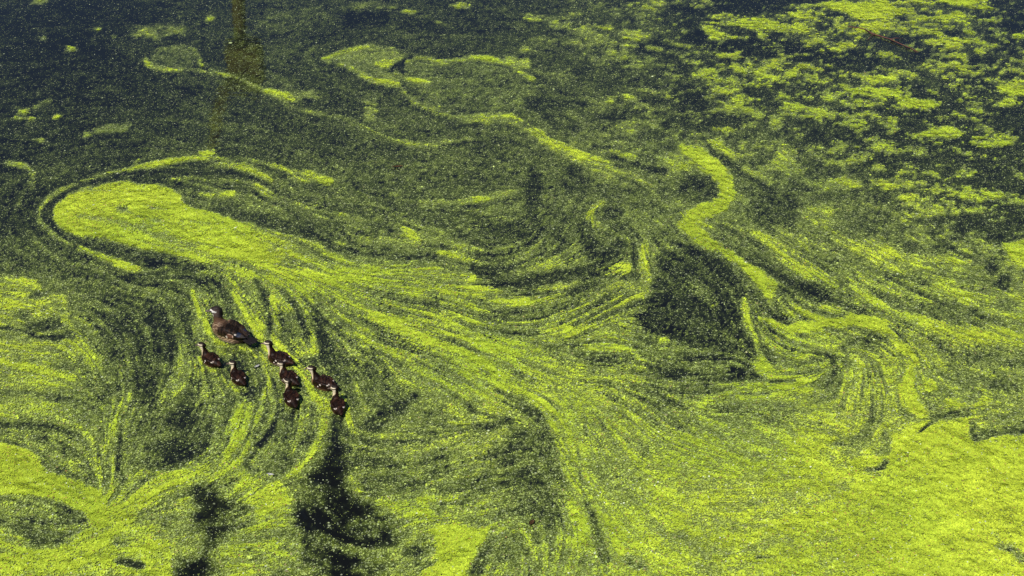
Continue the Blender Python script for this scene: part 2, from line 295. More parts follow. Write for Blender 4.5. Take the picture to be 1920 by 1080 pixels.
# around the ducks
rib((340,520,400,540,420,580), 12, .18, 14); rib((300,510,360,512,420,512,470,520), 4, .55, 6); rib((420,505,480,515,530,530,565,548,600,580), [3,6,8,8,5], .82, 7)
rib((428,515,445,552,464,590,484,620,478,645), [6,10,11,10,6], .86, 5); rib((360,545,370,575,374,592), [2,4,4], .72, 4); rib((388,596,386,612,392,622), 5, .7, 5)
rib((480,528,500,556,508,590,505,625), [5,6,6,4], .12, 5); rib((512,560,517,600,521,638,535,656), [5,9,9,8], .84, 6); rib((530,545,552,572,566,605,578,628), [5,6,6,4], .12, 5)
rib((556,552,575,590,590,622,592,656,578,668,545,664), [4,6,8,8,8,6], .88, 5); rib((595,580,600,620,605,660,600,700), 9, .22, 10); ell(585,675,26,6,.16,6)
rib((391,620,402,638,426,648,452,655,480,664,500,690,502,720,486,750,456,768,441,795,440,832,420,870), [3,3,3,3,5,5,6,7,8,9,9,8], .86, 6)
ell(440,680,30,20,.2,12); ell(420,665,24,6,.4,6); ell(478,740,12,16,.25,8); ell(418,720,26,20,.34,12); rib((372,668,388,690,410,704,430,728,448,734), [3,4,5,4,3], .75, 5); rib((330,740,370,700,376,680), 6, .5, 9); ell(345,790,30,30,.2,16)
rib((484,648,512,662,548,672,572,696,588,712), [5,7,6,5,4], .86, 5); rib((556,690,578,722,588,745), [4,7,6], .84, 5); rib((506,690,498,712), 4, .5, 5)
rib((592,742,606,756,612,790,598,832,566,868,530,900,500,930), [6,10,8,8,9,10,7], .85, 9); rib((640,738,652,765,655,790,670,820), [4,4,4,5], .82, 4); ell(625,705,26,8,.3,8)
rib((560,770,560,810,540,840), 12, .45, 12); rib((470,780,450,830,470,860), 14, .62, 12); rib((522,774,512,800,498,822,484,834), [3,6,7,6], .02, 4); rib((480,845,460,870,470,880), 5, .2, 6)
rib((560,900,500,910,470,940), 6, .4, 8); ell(508,892,8,3,.4,4)
pol((450,885,520,900,545,940,560,985,570,1030,560,1070,470,1090,430,1090,410,1050,420,1010,478,985,480,955,440,930), .80, 14)
pol((-0+358,922,380,914,426,914,416,930,440,945,468,955,474,972,450,990,420,1004,402,1020,392,1048,400,1100,330,1110,326,1062,376,1042,386,1012,370,986,354,970,374,955), .07, 20); ell(440,968,30,16,.22,8); ell(420,925,10,6,.3,5)
pol((628,786,640,812,650,850,646,900,662,930,702,950,732,978,734,1000,742,1018,700,1030,682,1060,690,1120,620,1120,612,1040,596,1000,560,985,544,962,580,930,576,890,600,872,616,842), .05, 20)
ell(690,985,46,20,.34,16); ell(600,915,20,16,.16,12); rib((560,930,600,945,640,985,690,1020), 5, .22, 9); rib((590,1005,640,1030,720,1040), [7,9,8], .34, 10); ell(655,1000,14,8,.2,7); rib((380,985,420,980,470,965), 6, .4, 9); rib((340,1062,380,1035,430,1010), 4, .36, 8); ell(600,990,26,8,.14,8); ell(585,955,12,30,.12,8); ell(590,1050,30,30,.2,12); ell(700,1065,30,20,.28,14); ell(560,1060,30,14,.4,12)
rib((690,802,735,775,776,745), [14,18,9], .20, 10); rib((680,820,720,818,760,800), 6, .6, 9); rib((660,870,720,880,780,870,830,850), [9,14,16,10], .28, 14); rib((700,900,780,905,840,880), 9, .28, 12); rib((720,935,780,925,860,905,930,890), [5,6,6,4], .4, 9)
rib((660,905,690,935,740,945,800,940,880,935), [4,7,6,5,4], .66, 8); pol((740,950,800,955,830,985,815,1010,770,1040,760,1000), .72, 10); ell(780,1035,22,8,.2,7); ell(800,1060,30,6,.35,8); ell(820,1005,10,6,.5,5)
pol((810,990,860,985,926,990,906,1022,885,1060,860,1120,760,1120,800,1070,822,1040), .95, 6); rib((928,998,906,1040,884,1090), [8,10,10], .34, 7)
pol((960,800,1010,790,1046,840,1056,920,1050,1000,1000,1010,960,980,950,900), .29, 34); rib((940,1000,980,1000,985,1040), 10, .55, 10); ell(850,800,40,40,.42,24); rib((880,760,900,800,950,790), 8, .26, 10); ell(995,775,26,8,.34,8); rib((900,720,925,735,950,770), 5, .4, 7)
flow(700,950,800,920,900,900,1000,880); flow(650,820,750,850,850,830,950,790); flow(700,700,760,760,860,800); flow(700,1060,800,1010,900,960)

# short open wakes behind the birds at the rear
for (a, b, c, e) in ((414,693,432,712),(464,722,478,742),(552,768,548,800),(640,784,642,806),(482,652,500,664)): rib((a, b, (a + c) / 2 - 2, (b + e) / 2, c, e), [4,3,1], .10, 4)


def spline(pts, w, step=6.0):
    P = np.array(pts, float).reshape(-1, 2)
    n = len(P)
    W = np.full(n, float(w)) if np.isscalar(w) else np.interp(np.linspace(0, 1, n), np.linspace(0, 1, len(w)), w)
    if n == 2:
        k = max(2, int(np.hypot(*(P[1] - P[0])) / step)); t = np.linspace(0, 1, k)[:, None]
        return P[0] + (P[1] - P[0]) * t, W[0] + (W[1] - W[0]) * t[:, 0]
    Q = np.vstack([2 * P[0] - P[1], P, 2 * P[-1] - P[-2]])
    o, ow = [], []
    for i in range(n - 1):
        p0, p1, p2, p3 = Q[i:i + 4]
        k = max(2, int(np.hypot(*(p2 - p1)) / step))
        t = np.linspace(0, 1, k, endpoint=(i == n - 2))[:, None]
        o.append(0.5 * (2 * p1 + (p2 - p0) * t + (2 * p0 - 5 * p1 + 4 * p2 - p3) * t ** 2 + (3 * p1 - p0 - 3 * p2 + p3) * t ** 3))
        ow.append(W[i] + (W[i + 1] - W[i]) * t[:, 0])
    return np.vstack(o), np.concatenate(ow)

def build_field():
    # flow direction: blended from the tangents of all ribbons
    CS = 20
    cu = np.arange(U0, U1 + CS, CS, dtype=np.float32); cv = np.arange(V0, V1 + CS, CS, dtype=np.float32)
    CU, CV = np.meshgrid(cu, cv)
    base_ang = np.radians(np.clip(2 + 24 * np.clip((CU - 200) / 1200, 0, 1) * np.clip((CV - 200) / 300, 0, 1), 0, 26))
    T1 = 0.06 * np.cos(2 * base_ang); T2 = 0.06 * np.sin(2 * base_ang)
    curves = []
    for kind, pts, w, val, soft, a in L:
        if kind in 'rf':
            C, W = spline(pts, w if kind == 'r' else 1.0)
            curves.append((C, W))
            d = np.gradient(C, axis=0)
            th = np.arctan2(d[:, 1], d[:, 0])
            for k in range(0, len(C), 3):
                r2 = (CU - C[k, 0]) ** 2 + ((CV - C[k, 1]) * 1.3) ** 2
                wt = np.exp(-r2 / (2 * 30.0 ** 2)) + 0.03 * np.exp(-r2 / (2 * 90.0 ** 2))
                T1 += wt * math.cos(2 * th[k]); T2 += wt * math.sin(2 * th[k])
        else:
            curves.append(None)
    iu = (UU - U0) / CS; iv = (VV - V0) / CS
    t1 = bspline(T1, iu, iv); t2 = bspline(T2, iu, iv)
    ang = 0.5 * np.arctan2(t2, t1) + (fbm(PX, PY, 0.65, 2, 5) - 0.5) * 0.7 + (fbm(PX, PY, 0.2, 2, 8) - 0.5) * 0.45
    DX = np.cos(ang).astype(np.float32); DY = np.sin(ang).astype(np.float32)

    def lic(noise, steps, h):
        acc = noise.copy()
        jj, ii = np.mgrid[0:NV, 0:NU].astype(np.float32)
        for sgn in (1, -1):
            x, y = ii.copy(), jj.copy(); px, py = DX * sgn, DY * sgn
            for k in range(steps):
                x += px * h; y += py * h
                xi = np.clip((x + 0.5).astype(np.int32), 0, NU - 1); yi = np.clip((y + 0.5).astype(np.int32), 0, NV - 1)
                acc += noise[yi, xi] * (1 - k / steps)
                nx, ny = DX[yi, xi], DY[yi, xi]
                s = np.where(nx * px + ny * py < 0, -1, 1).astype(np.float32)
                px, py = nx * s, ny * s
        acc -= acc.mean()
        return acc / acc.std()
    r2 = np.random.RandomState(3)
    n1 = r2.randn(NV, NU).astype(np.float32)
    n2 = (fbm(UU, VV, 9, 2, 11) - 0.5).astype(np.float32)
    n3 = (fbm(UU, VV, 26, 2, 21) - 0.5).astype(np.float32)
    s1 = lic(n1, 34, 1.0); s2 = lic(n2, 26, 1.2); s3 = lic(n3, 20, 1.8)
    streak = 0.50 * s1 + 0.55 * s2 + 0.42 * s3

    d = bspline(BASE, UU / 120.0, VV / 90.0).astype(np.float32)
    wob = (fbm(PX, PY, 0.10, 3, 31) - 0.5) * 13 + streak * 2.0
    clump = 0.62 * fbm(PX * 0.8, PY, 0.085, 4, 41, 0.85) + 0.38 * fbm(PX * 0.8, PY, 0.30, 3, 45, 0.6) - 0.5
    big = fbm(PX, PY, 0.7, 3, 51) - 0.5
    d = d + big * (0.05 + 0.13 * np.clip((VV - 250) / 250, 0, 1))
    d0 = None
    for (kind, pts, w, val, soft, a), cc in zip(L, curves):
        if kind == 'f': continue
        if kind == 'r':
            C, W = cc
            if val > .5: W = W * (.74 if val < .9 else .88)
            m = W.max() + 12 + soft
            lo, hi = C.min(0) - m, C.max(0) + m
        elif kind == 'p':
            C = np.array(pts, float).reshape(-1, 2); m = 14 + soft; lo, hi = C.min(0) - m, C.max(0) + m
        else:
            m = 14 + soft; lo = np.array([pts[0] - w[0] - m, pts[1] - w[1] - m]); hi = np.array([pts[0] + w[0] + m, pts[1] + w[1] + m])
        i0, i1 = np.clip(((np.array([lo[0], hi[0]]) - U0) / ST).astype(int), 0, NU); j0, j1 = np.clip(((np.array([lo[1], hi[1]]) - V0) / ST).astype(int), 0, NV)
        if i1 <= i0 or j1 <= j0: continue
        sl = (slice(j0, j1), slice(i0, i1))
        u, v = UU[sl], VV[sl]
        if kind == 'r':
            s = np.full(u.shape, -1e9, np.float32)
            for (p, q, wa, wb) in zip(C[:-1], C[1:], W[:-1], W[1:]):
                e = q - p; l2 = e @ e + 1e-6
                t = np.clip(((u - p[0]) * e[0] + (v - p[1]) * e[1]) / l2, 0, 1)
                dd = np.hypot(u - p[0] - t * e[0], v - p[1] - t * e[1])
                s = np.maximum(s, wa + (wb - wa) * t - dd)
            ws = np.clip(W.mean() / 8, 0.25, 1.0)
        elif kind == 'p':
            ins = np.zeros(u.shape, bool); dist = np.full(u.shape, 1e9, np.float32)
            for p, q in zip(C, np.roll(C, -1, 0)):
                e = q - p; l2 = e @ e + 1e-6
                t = np.clip(((u - p[0]) * e[0] + (v - p[1]) * e[1]) / l2, 0, 1)
                dist = np.minimum(dist, np.hypot(u - p[0] - t * e[0], v - p[1] - t * e[1]))
                c = (p[1] > v) != (q[1] > v)
                ins ^= c & (u < (q[0] - p[0]) * (v - p[1]) / (q[1] - p[1] + 1e-9) + p[0])
            s = np.where(ins, dist, -dist); ws = 1.0
        else:
            r = np.hypot((u - pts[0]) / w[0], (v - pts[1]) / w[1]); s = (1 - r) * min(w); ws = np.clip(min(w) / 5, 0.5, 1.3)
        m_ = np.clip((s + wob[sl] * ws) / (soft * 0.75) * 0.5 + 0.5, 0, 1)
        m_ = m_ * m_ * (3 - 2 * m_) * a
        if .4 < val < .93: m_ = m_ * np.clip(.74 + .26 * streak[sl] + .9 * clump[sl], .42, 1)
        d[sl] = d[sl] * (1 - m_) + (val + big[sl] * 0.06 + (.035 * streak[sl] + .22 * clump[sl]) * (val > .6)) * m_
    # open-water clumps are patchy in the upper right, streaky elsewhere
    cl = np.clip((UU - 900) / 500, 0, 1) * np.clip((410 + 190 * np.clip((UU - 1450) / 380, 0, 1) - VV) / 230, 0, 1)
    mid = 4 * np.clip(d, 0, 1) * np.clip(1 - d, 0, 1)
    g = lambda u, v, a, b: np.exp(-((UU - u) / a) ** 2 - ((VV - v) / b) ** 2)
    wm = np.clip(.30 + .75 * g(850, 590, 420, 170) + .55 * g(1600, 620, 350, 190) + .3 * g(1150, 900, 300, 200) + .4 * g(300, 430, 250, 90) + .40 * g(200, 800, 350, 250), 0, 1)
    sa = 0.10 * wm * (1 - 0.8 * cl) * np.clip((VV + 100) / 450, 0.25, 1)
    sa = sa * (1 - 0.45 * np.exp(-((UU - 780) / 300) ** 2 - ((VV - 330) / 110) ** 2))
    sa = sa * (0.55 + 0.9 * np.clip(fbm(PX, PY, 1.3, 2, 77) * 2 - 0.5, 0, 1))
    d = d + mid * (streak * sa + clump * (0.35 + 0.65 * (1 - wm) + 0.5 * cl) * (1 - .65 * g(450, 150, 560, 260)))
    nn = fbm(PX * 0.85, PY, 0.13, 5, 141, 0.80); nn = (nn - nn.mean()) / nn.std()
    tq = np.clip(((d - 0.54) + 0.24 * nn) / 0.40 + 0.5, 0, 1); tq = 0.035 + 0.82 * tq * tq * (3 - 2 * tq)
    d = d * (1 - 0.75 * cl) + 0.75 * cl * tq
    # a thin sprinkle lies everywhere but in the dark openings near the lower left
    op = np.clip(1.4 - np.hypot((UU - 560) / 240, (VV - 980) / 190), 0, 1)
    d = np.maximum(d, (0.052 + 0.085 * np.clip((VV - 60) / 260, 0, 1)) * (1 - op) * (0.75 + 0.5 * vnoise(PX, PY, 0.09, 71)))
    d = np.clip(d, 0.0, 1.0)
    mid = 4 * d * (1 - d)
    # marbling: thin dark threads and thin bright ones curl along the drift
    q = .6 * s2 + .55 * s3 + .35 * s1
    thread = .30 * np.exp(-((q - .75) / .16) ** 2) - .34 * np.exp(-((q + .25) / .13) ** 2)
    d = np.clip(d + mid * thread * (.35 + .65 * wm) * (1 - .8 * cl), 0, 1)
    speck = fbm(PX, PY, 0.035, 2, 61, 0.8) - 0.5
    hi = np.clip((d - .42) / .2, 0, 1); d = d * (1 - .6 * hi) + .6 * hi * d * d * (3 - 2 * d)
    d = np.clip(d + mid * (0.085 * s1 * wm * (1 - 0.8 * cl) + 0.45 * speck), 0.0, 1.0)
    return d.astype(np.float32), ang, streak, cl

# ------------------------------------------------------------------ pond water
DENS, FANG, STREAK, CLUMPY = build_field()

def make_water():
    k = 2                                            # a water vertex every 4 tracing units, then out to the far shores
    gx = PX[::k, ::k]; gy = PY[::k, ::k]; a = DENS[::k, ::k]
    nv, nu = gx.shape
    co = np.stack([gx, gy, np.zeros_like(gx)], -1).reshape(-1, 3)
    ii = np.arange(nv * nu).reshape(nv, nu)
    f = np.stack([ii[1:, :-1], ii[1:, 1:], ii[:-1, 1:], ii[:-1, :-1]], -1).reshape(-1, 4)
    # outer skirt: four trapezia joining the border corners to a far square
    tl, tr, bl, br = ii[0, 0], ii[0, -1], ii[-1, 0], ii[-1, -1]
    far = np.array([[-400, 500, 0], [400, 500, 0], [-400, -300, 0], [400, -300, 0]], np.float32)
    n0 = len(co); co = np.vstack([co, far])
    faces = f.tolist()
    faces.append(list(ii[0, :]) + [n0 + 1, n0]); faces.append(list(ii[-1, ::-1]) + [n0 + 2, n0 + 3])
    faces.append(list(ii[::-1, 0]) + [n0, n0 + 2]); faces.append(list(ii[:, -1]) + [n0 + 3, n0 + 1])
    me = bpy.data.meshes.new('pond_water'); me.from_pydata(co.tolist(), [], faces); me.update()
    at = me.attributes.new('algae', 'FLOAT', 'POINT')
    at.data.foreach_set('value', np.concatenate([a.ravel(), [.2] * 4]).astype(np.float32))
    m, N, K, b = material('pond_water', (.012, .013, .011), .03)
    b.inputs['IOR'].default_value = 1.333
    A = N.new('ShaderNodeAttribute'); A.attribute_name = 'algae'
    tc = N.new('ShaderNodeTexCoord'); nz = N.new('ShaderNodeTexNoise'); nz.inputs['Scale'].default_value = 45; nz.inputs['Detail'].default_value = 5; nz.inputs['Roughness'].default_value = .7
    K.new(tc.outputs['Object'], nz.inputs['Vector'])
    # submerged weed shows through as murky green, the thicker the greener
    n2 = N.new('ShaderNodeTexNoise'); n2.inputs['Scale'].default_value = 170; n2.inputs['Detail'].default_value = 2; K.new(tc.outputs['Object'], n2.inputs['Vector'])
    s1 = N.new('ShaderNodeMath'); s1.operation = 'ADD'; K.new(nz.outputs['Fac'], s1.inputs[0]); K.new(n2.outputs['Fac'], s1.inputs[1])
    mu = N.new('ShaderNodeMath'); mu.operation = 'MULTIPLY_ADD'; mu.inputs[1].default_value = 1.8; mu.inputs[2].default_value = -.8
    K.new(s1.outputs[0], mu.inputs[0])
    ad = N.new('ShaderNodeMath'); ad.operation = 'MULTIPLY'; K.new(A.outputs['Fac'], ad.inputs[0]); K.new(mu.outputs[0], ad.inputs[1])
    rp = N.new('ShaderNodeValToRGB'); e = rp.color_ramp.elements
    e[0].position = .05; e[0].color = (.005, .006, .007, 1); e[1].position = 1.0; e[1].color = (.26, .30, .02, 1)
    for p, c in ((.14, (.015, .020, .011)), (.30, (.034, .047, .012)), (.55, (.080, .110, .014)), (.78, (.19, .24, .02))):
        q = e.new(p); q.color = (*c, 1)
    K.new(ad.outputs[0], rp.inputs['Fac']); 
    # the smallest fronds, too fine to pick apart: one flat cell each, lit or left out by the local cover
    vo = N.new('ShaderNodeTexVoronoi'); vo.inputs['Scale'].default_value = 190; K.new(tc.outputs['Object'], vo.inputs['Vector'])
    sp = N.new('ShaderNodeSeparateColor'); K.new(vo.outputs['Color'], sp.inputs[0])
    lt = N.new('ShaderNodeMath'); lt.operation = 'LESS_THAN'; K.new(sp.outputs[0], lt.inputs[0]); pw = N.new('ShaderNodeMath'); pw.operation = 'POWER'; pw.inputs[1].default_value = 1.45; K.new(A.outputs['Fac'], pw.inputs[0]); K.new(pw.outputs[0], lt.inputs[1])
    fr = N.new('ShaderNodeValToRGB'); fe = fr.color_ramp.elements; fe[0].color = (.040, .058, .018, 1); fe[1].color = (.26, .32, .09, 1); K.new(sp.outputs[1], fr.inputs['Fac'])
    mxx = N.new('ShaderNodeMix'); mxx.data_type = 'RGBA'; K.new(lt.outputs[0], mxx.inputs['Factor']); K.new(rp.outputs['Color'], mxx.inputs['A']); K.new(fr.outputs['Color'], mxx.inputs['B'])
    K.new(mxx.outputs['Result'], b.inputs['Base Color'])
    # faint ripples
    w = N.new('ShaderNodeTexNoise'); w.inputs['Scale'].default_value = 9; w.inputs['Detail'].default_value = 4
    K.new(tc.outputs['Object'], w.inputs['Vector'])
    bp = N.new('ShaderNodeBump'); bp.inputs['Strength'].default_value = .10; bp.inputs['Distance'].default_value = .02
    K.new(w.outputs['Fac'], bp.inputs['Height']); K.new(bp.outputs['Normal'], b.inputs['Normal'])
    o = link('pond_water', me, m); tag(o, kind='structure')

make_water()

# ------------------------------------------------------------------ ducks' places (needed to keep weed out from under them)
# (kind, u, v of the body's middle on the water, heading in degrees from +x, head turn, scale)
DUCKS = [
 ('mother', 434, 632, 144, 24, .92),
 ('young', 396, 680, 136, 30, .92), ('young', 447, 713, 124, 44, .89), ('young', 525, 679, 150, 18, 1.01),
 ('young', 542, 714, 132, 40, .94), ('young', 547, 752, 112, 38, .95), ('young', 607, 724, 149, 20, 1.0), ('young', 634, 766, 108, 58, .92)]

# ------------------------------------------------------------------ duckweed fronds
def make_duckweed():
    r = np.random.RandomState(11)
    d = DENS
    # plane area of one cell
    ax = np.abs(np.gradient(PX, axis=1)); ay = np.abs(np.gradient(PY, axis=0))
    area = ax * ay
    fa = 0.0086 * 0.0070 * 0.8                       # mean frond-cluster area
    lam = -np.log(1 - np.clip(d, 0, 1) ** 1.5 * 0.95)
    inside = (UU > -60) & (UU < 1980) & (VV > -40) & (VV < 1120)
    lam = lam * np.where(inside, 1.0, 0.5)
    ev = lam * area / fa
    n = r.poisson(ev)
    idx = np.repeat(np.arange(n.size), n.ravel())
    N = len(idx)
    u = UU.ravel()[idx] + (r.rand(N) - .5) * ST; v = VV.ravel()[idx] + (r.rand(N) - .5) * ST
    x, y = ground(u, v)
    dd = d.ravel()[idx]
    keep = np.ones(N, bool)
    for kind, du, dv, hd, _, s in DUCKS:
        cx, cy = ground(du, dv); a, b = (.20, .085) if kind == 'mother' else (.10 * s, .055 * s)
        h = math.radians(hd); ex = (x - cx) * math.cos(h) + (y - cy) * math.sin(h); ey = -(x - cx) * math.sin(h) + (y - cy) * math.cos(h)
        keep &= (ex / a) ** 2 + (ey / b) ** 2 > 1
    x, y, dd, idx = x[keep], y[keep], dd[keep], idx[keep]; N = len(x)
    th = r.rand(N) * 2 * math.pi
    sz = np.exp(r.randn(N) * .28) * np.where(inside.ravel()[idx], 1.0, 1.4)
    la = .0043 * sz; lb = .0035 * sz * (0.75 + .5 * r.rand(N))
    tilt = np.abs(r.randn(N)) * math.radians(9); ta = r.rand(N) * 2 * math.pi
    nx, ny = np.sin(tilt) * np.cos(ta), np.sin(tilt) * np.sin(ta)
    # the mat itself is gently wrinkled: fronds lie on its ridges and in its dips
    hf = lambda a, b: .030 * fbm(a, b, .13, 3, 201) + .012 * fbm(a, b, .045, 2, 207)
    e = .006; h0 = hf(x, y); k = np.clip(dd * 2.2 - .7, 0, 1)
    nx = nx - k * (hf(x + e, y) - h0) / e; ny = ny - k * (hf(x, y + e) - h0) / e
    z0 = .12 * k * h0 + .0015 + .004 * r.rand(N) * np.clip(dd * 1.4, .15, 1) + (dd > .8) * .002 * r.rand(N)
    # frond outline: an uneven diamond-oval of four corners
    out = np.empty((N, 4, 3), np.float32)
    for k in range(4):
        ang = th + k * math.pi / 2 + (r.rand(N) - .5) * .7
        ra = (la if k % 2 == 0 else lb) * (.85 + .4 * r.rand(N)) * 1.15
        px = np.cos(ang) * ra; py = np.sin(ang) * ra
        out[:, k, 0] = x + px; out[:, k, 1] = y + py
        out[:, k, 2] = z0 - (px * nx + py * ny)
    me = quads_mesh('duckweed', out.reshape(-1, 3), N)
    # colours: yellow-green, a few older or bleached fronds; the pale ones also paint in white glints
    t = np.clip(r.randn(N) * .22 + .5, 0, 1)[:, None]
    big = np.clip(fbm(x, y, .9, 3, 91) * 1.8 - .4, 0, 1)[:, None]
    t = np.clip(t * .6 + big * .3 + np.clip(dd, 0, 1)[:, None] * .25 - .05, 0, 1)
    c = np.array([.19, .32, .022]) * (1 - t) + np.array([.42, .50, .032]) * t
    c = c * np.exp(r.randn(N, 1) * .14 + .07 * STREAK.ravel()[idx][:, None] + .55 * (fbm(x, y, .22, 4, 97, .7) - .5)[:, None])
    q = r.rand(N)
    pale = q < .035 - .031 * np.clip(dd * 1.6 - .5, 0, 1); c[pale] = np.array([.50, .55, .36]) * (.7 + .5 * r.rand(pale.sum(), 1))
    old = (q > .035) & (q < .05 + .03 * np.clip(fbm(x, y, .5, 2, 95) * 3 - 1.5, 0, 1)); c[old] = np.array([.30, .20, .05]) * (.5 + .7 * r.rand(old.sum(), 1))
    # scattered fronds have the sky's pale grey gloss put into their colour, or are drowned under a film of water; crowded ones are fresh and dry
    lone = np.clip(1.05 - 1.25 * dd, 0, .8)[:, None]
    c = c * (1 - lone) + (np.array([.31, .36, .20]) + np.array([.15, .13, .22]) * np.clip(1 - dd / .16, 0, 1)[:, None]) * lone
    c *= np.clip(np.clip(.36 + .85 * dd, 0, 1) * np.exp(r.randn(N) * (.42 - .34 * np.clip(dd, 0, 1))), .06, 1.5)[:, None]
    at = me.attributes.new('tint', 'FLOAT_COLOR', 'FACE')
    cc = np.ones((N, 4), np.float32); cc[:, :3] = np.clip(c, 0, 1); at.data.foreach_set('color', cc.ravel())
    m, Nn, K, b = material('duckweed', (.3, .4, .02), .38, .4)
    A = Nn.new('ShaderNodeAttribute'); A.attribute_name = 'tint'; K.new(A.outputs['Color'], b.inputs['Base Color'])
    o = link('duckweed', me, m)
    tag(o, 'bright yellow-green duckweed drifting in swirls over the pond surface', 'duckweed', kind='stuff')
    print('fronds', N)


# ------------------------------------------------------------------ ducks
def blob(bm, c, r, rot=0.0, yaw=0.0):
    M = Matrix.Translation(c) @ Matrix.Rotation(math.radians(yaw), 4, 'Z') @ Matrix.Rotation(math.radians(rot), 4, 'Y') @ Matrix.Diagonal((*r, 1))
    bmesh.ops.create_uvsphere(bm, u_segments=18, v_segments=12, radius=1.0, matrix=M)

def chain(bm, pts, rad, n=10):
    """ellipsoids strung along a path; rad = (rx, ry, rz) at each point"""
    P = np.array(pts, float); R = np.array(rad, float); t = np.linspace(0, len(P) - 1, n)
    for k in t:
        i = min(int(k), len(P) - 2); f = k - i
        blob(bm, P[i] * (1 - f) + P[i + 1] * f, R[i] * (1 - f) + R[i + 1] * f)

def fuse(bm, voxel, smooth):
    me = bpy.data.meshes.new('tmp'); bm.to_mesh(me); bm.free()
    o = bpy.data.objects.new('tmp', me); COL.objects.link(o)
    m = o.modifiers.new('r', 'REMESH'); m.mode = 'VOXEL'; m.voxel_size = voxel
    s = o.modifiers.new('s', 'SMOOTH'); s.factor = .5; s.iterations = smooth
    dg = bpy.context.evaluated_depsgraph_get(); dg.update()
    res = bpy.data.meshes.new_from_object(o.evaluated_get(dg))
    bpy.data.objects.remove(o); bpy.data.meshes.remove(me)
    res.polygons.foreach_set('use_smooth', [True] * len(res.polygons))
    return res

def get_co(me):
    a = np.empty(len(me.vertices) * 3, np.float32); me.vertices.foreach_get('co', a); return a.reshape(-1, 3)

def sm(a, b, x): t = np.clip((x - a) / (b - a), 0, 1); return t * t * (3 - 2 * t)

def paint(me, col):
    at = me.color_attributes.new('plumage', 'FLOAT_COLOR', 'POINT')
    c = np.ones((len(col), 4), np.float32); c[:, :3] = np.clip(col, 0, 1); at.data.foreach_set('color', c.ravel())

def plumage_material():
    m, N, K, b = material('plumage', (.1, .07, .05), .5, .12)
    A = N.new('ShaderNodeAttribute'); A.attribute_name = 'plumage'
    t = N.new('ShaderNodeTexCoord'); n = N.new('ShaderNodeTexNoise'); n.inputs['Scale'].default_value = 180; n.inputs['Detail'].default_value = 4
    K.new(t.outputs['Object'], n.inputs['Vector'])
    mx = N.new('ShaderNodeMix'); mx.data_type = 'RGBA'; mx.blend_type = 'MULTIPLY'; mx.inputs['Factor'].default_value = .55
    r = N.new('ShaderNodeValToRGB'); r.color_ramp.elements[0].position = .35; r.color_ramp.elements[0].color = (.45, .43, .42, 1); r.color_ramp.elements[1].position = .65; r.color_ramp.elements[1].color = (1.25, 1.2, 1.15, 1)
    K.new(n.outputs['Fac'], r.inputs['Fac']); K.new(A.outputs['Color'], mx.inputs['A']); K.new(r.outputs['Color'], mx.inputs['B'])
    K.new(mx.outputs['Result'], b.inputs['Base Color'])
    bp = N.new('ShaderNodeBump'); bp.inputs['Strength'].default_value = .5; bp.inputs['Distance'].default_value = .003
    K.new(n.outputs['Fac'], bp.inputs['Height']); K.new(bp.outputs['Normal'], b.inputs['Normal'])
    b.inputs['Sheen Weight'].default_value = 0.0
    return m
PLUME = plumage_material()
EYE = material('eye', (.006, .005, .005), .08, .6)[0]
EYE_ME = None

def turn_head(co, neck, z0, z1, yaw):
    """swing head and upper neck about a vertical axis through the neck"""
    w = sm(z0, z1, co[:, 2]) * sm(neck - .09, neck - .04, co[:, 0]); a = math.radians(yaw) * w
    x = co[:, 0] - neck; y = co[:, 1]
    out = co.copy(); out[:, 0] = neck + x * np.cos(a) - y * np.sin(a); out[:, 1] = x * np.sin(a) + y * np.cos(a)
    return out

def mix(c, m, k): return c * (1 - m[:, None]) + np.array(k) * m[:, None]

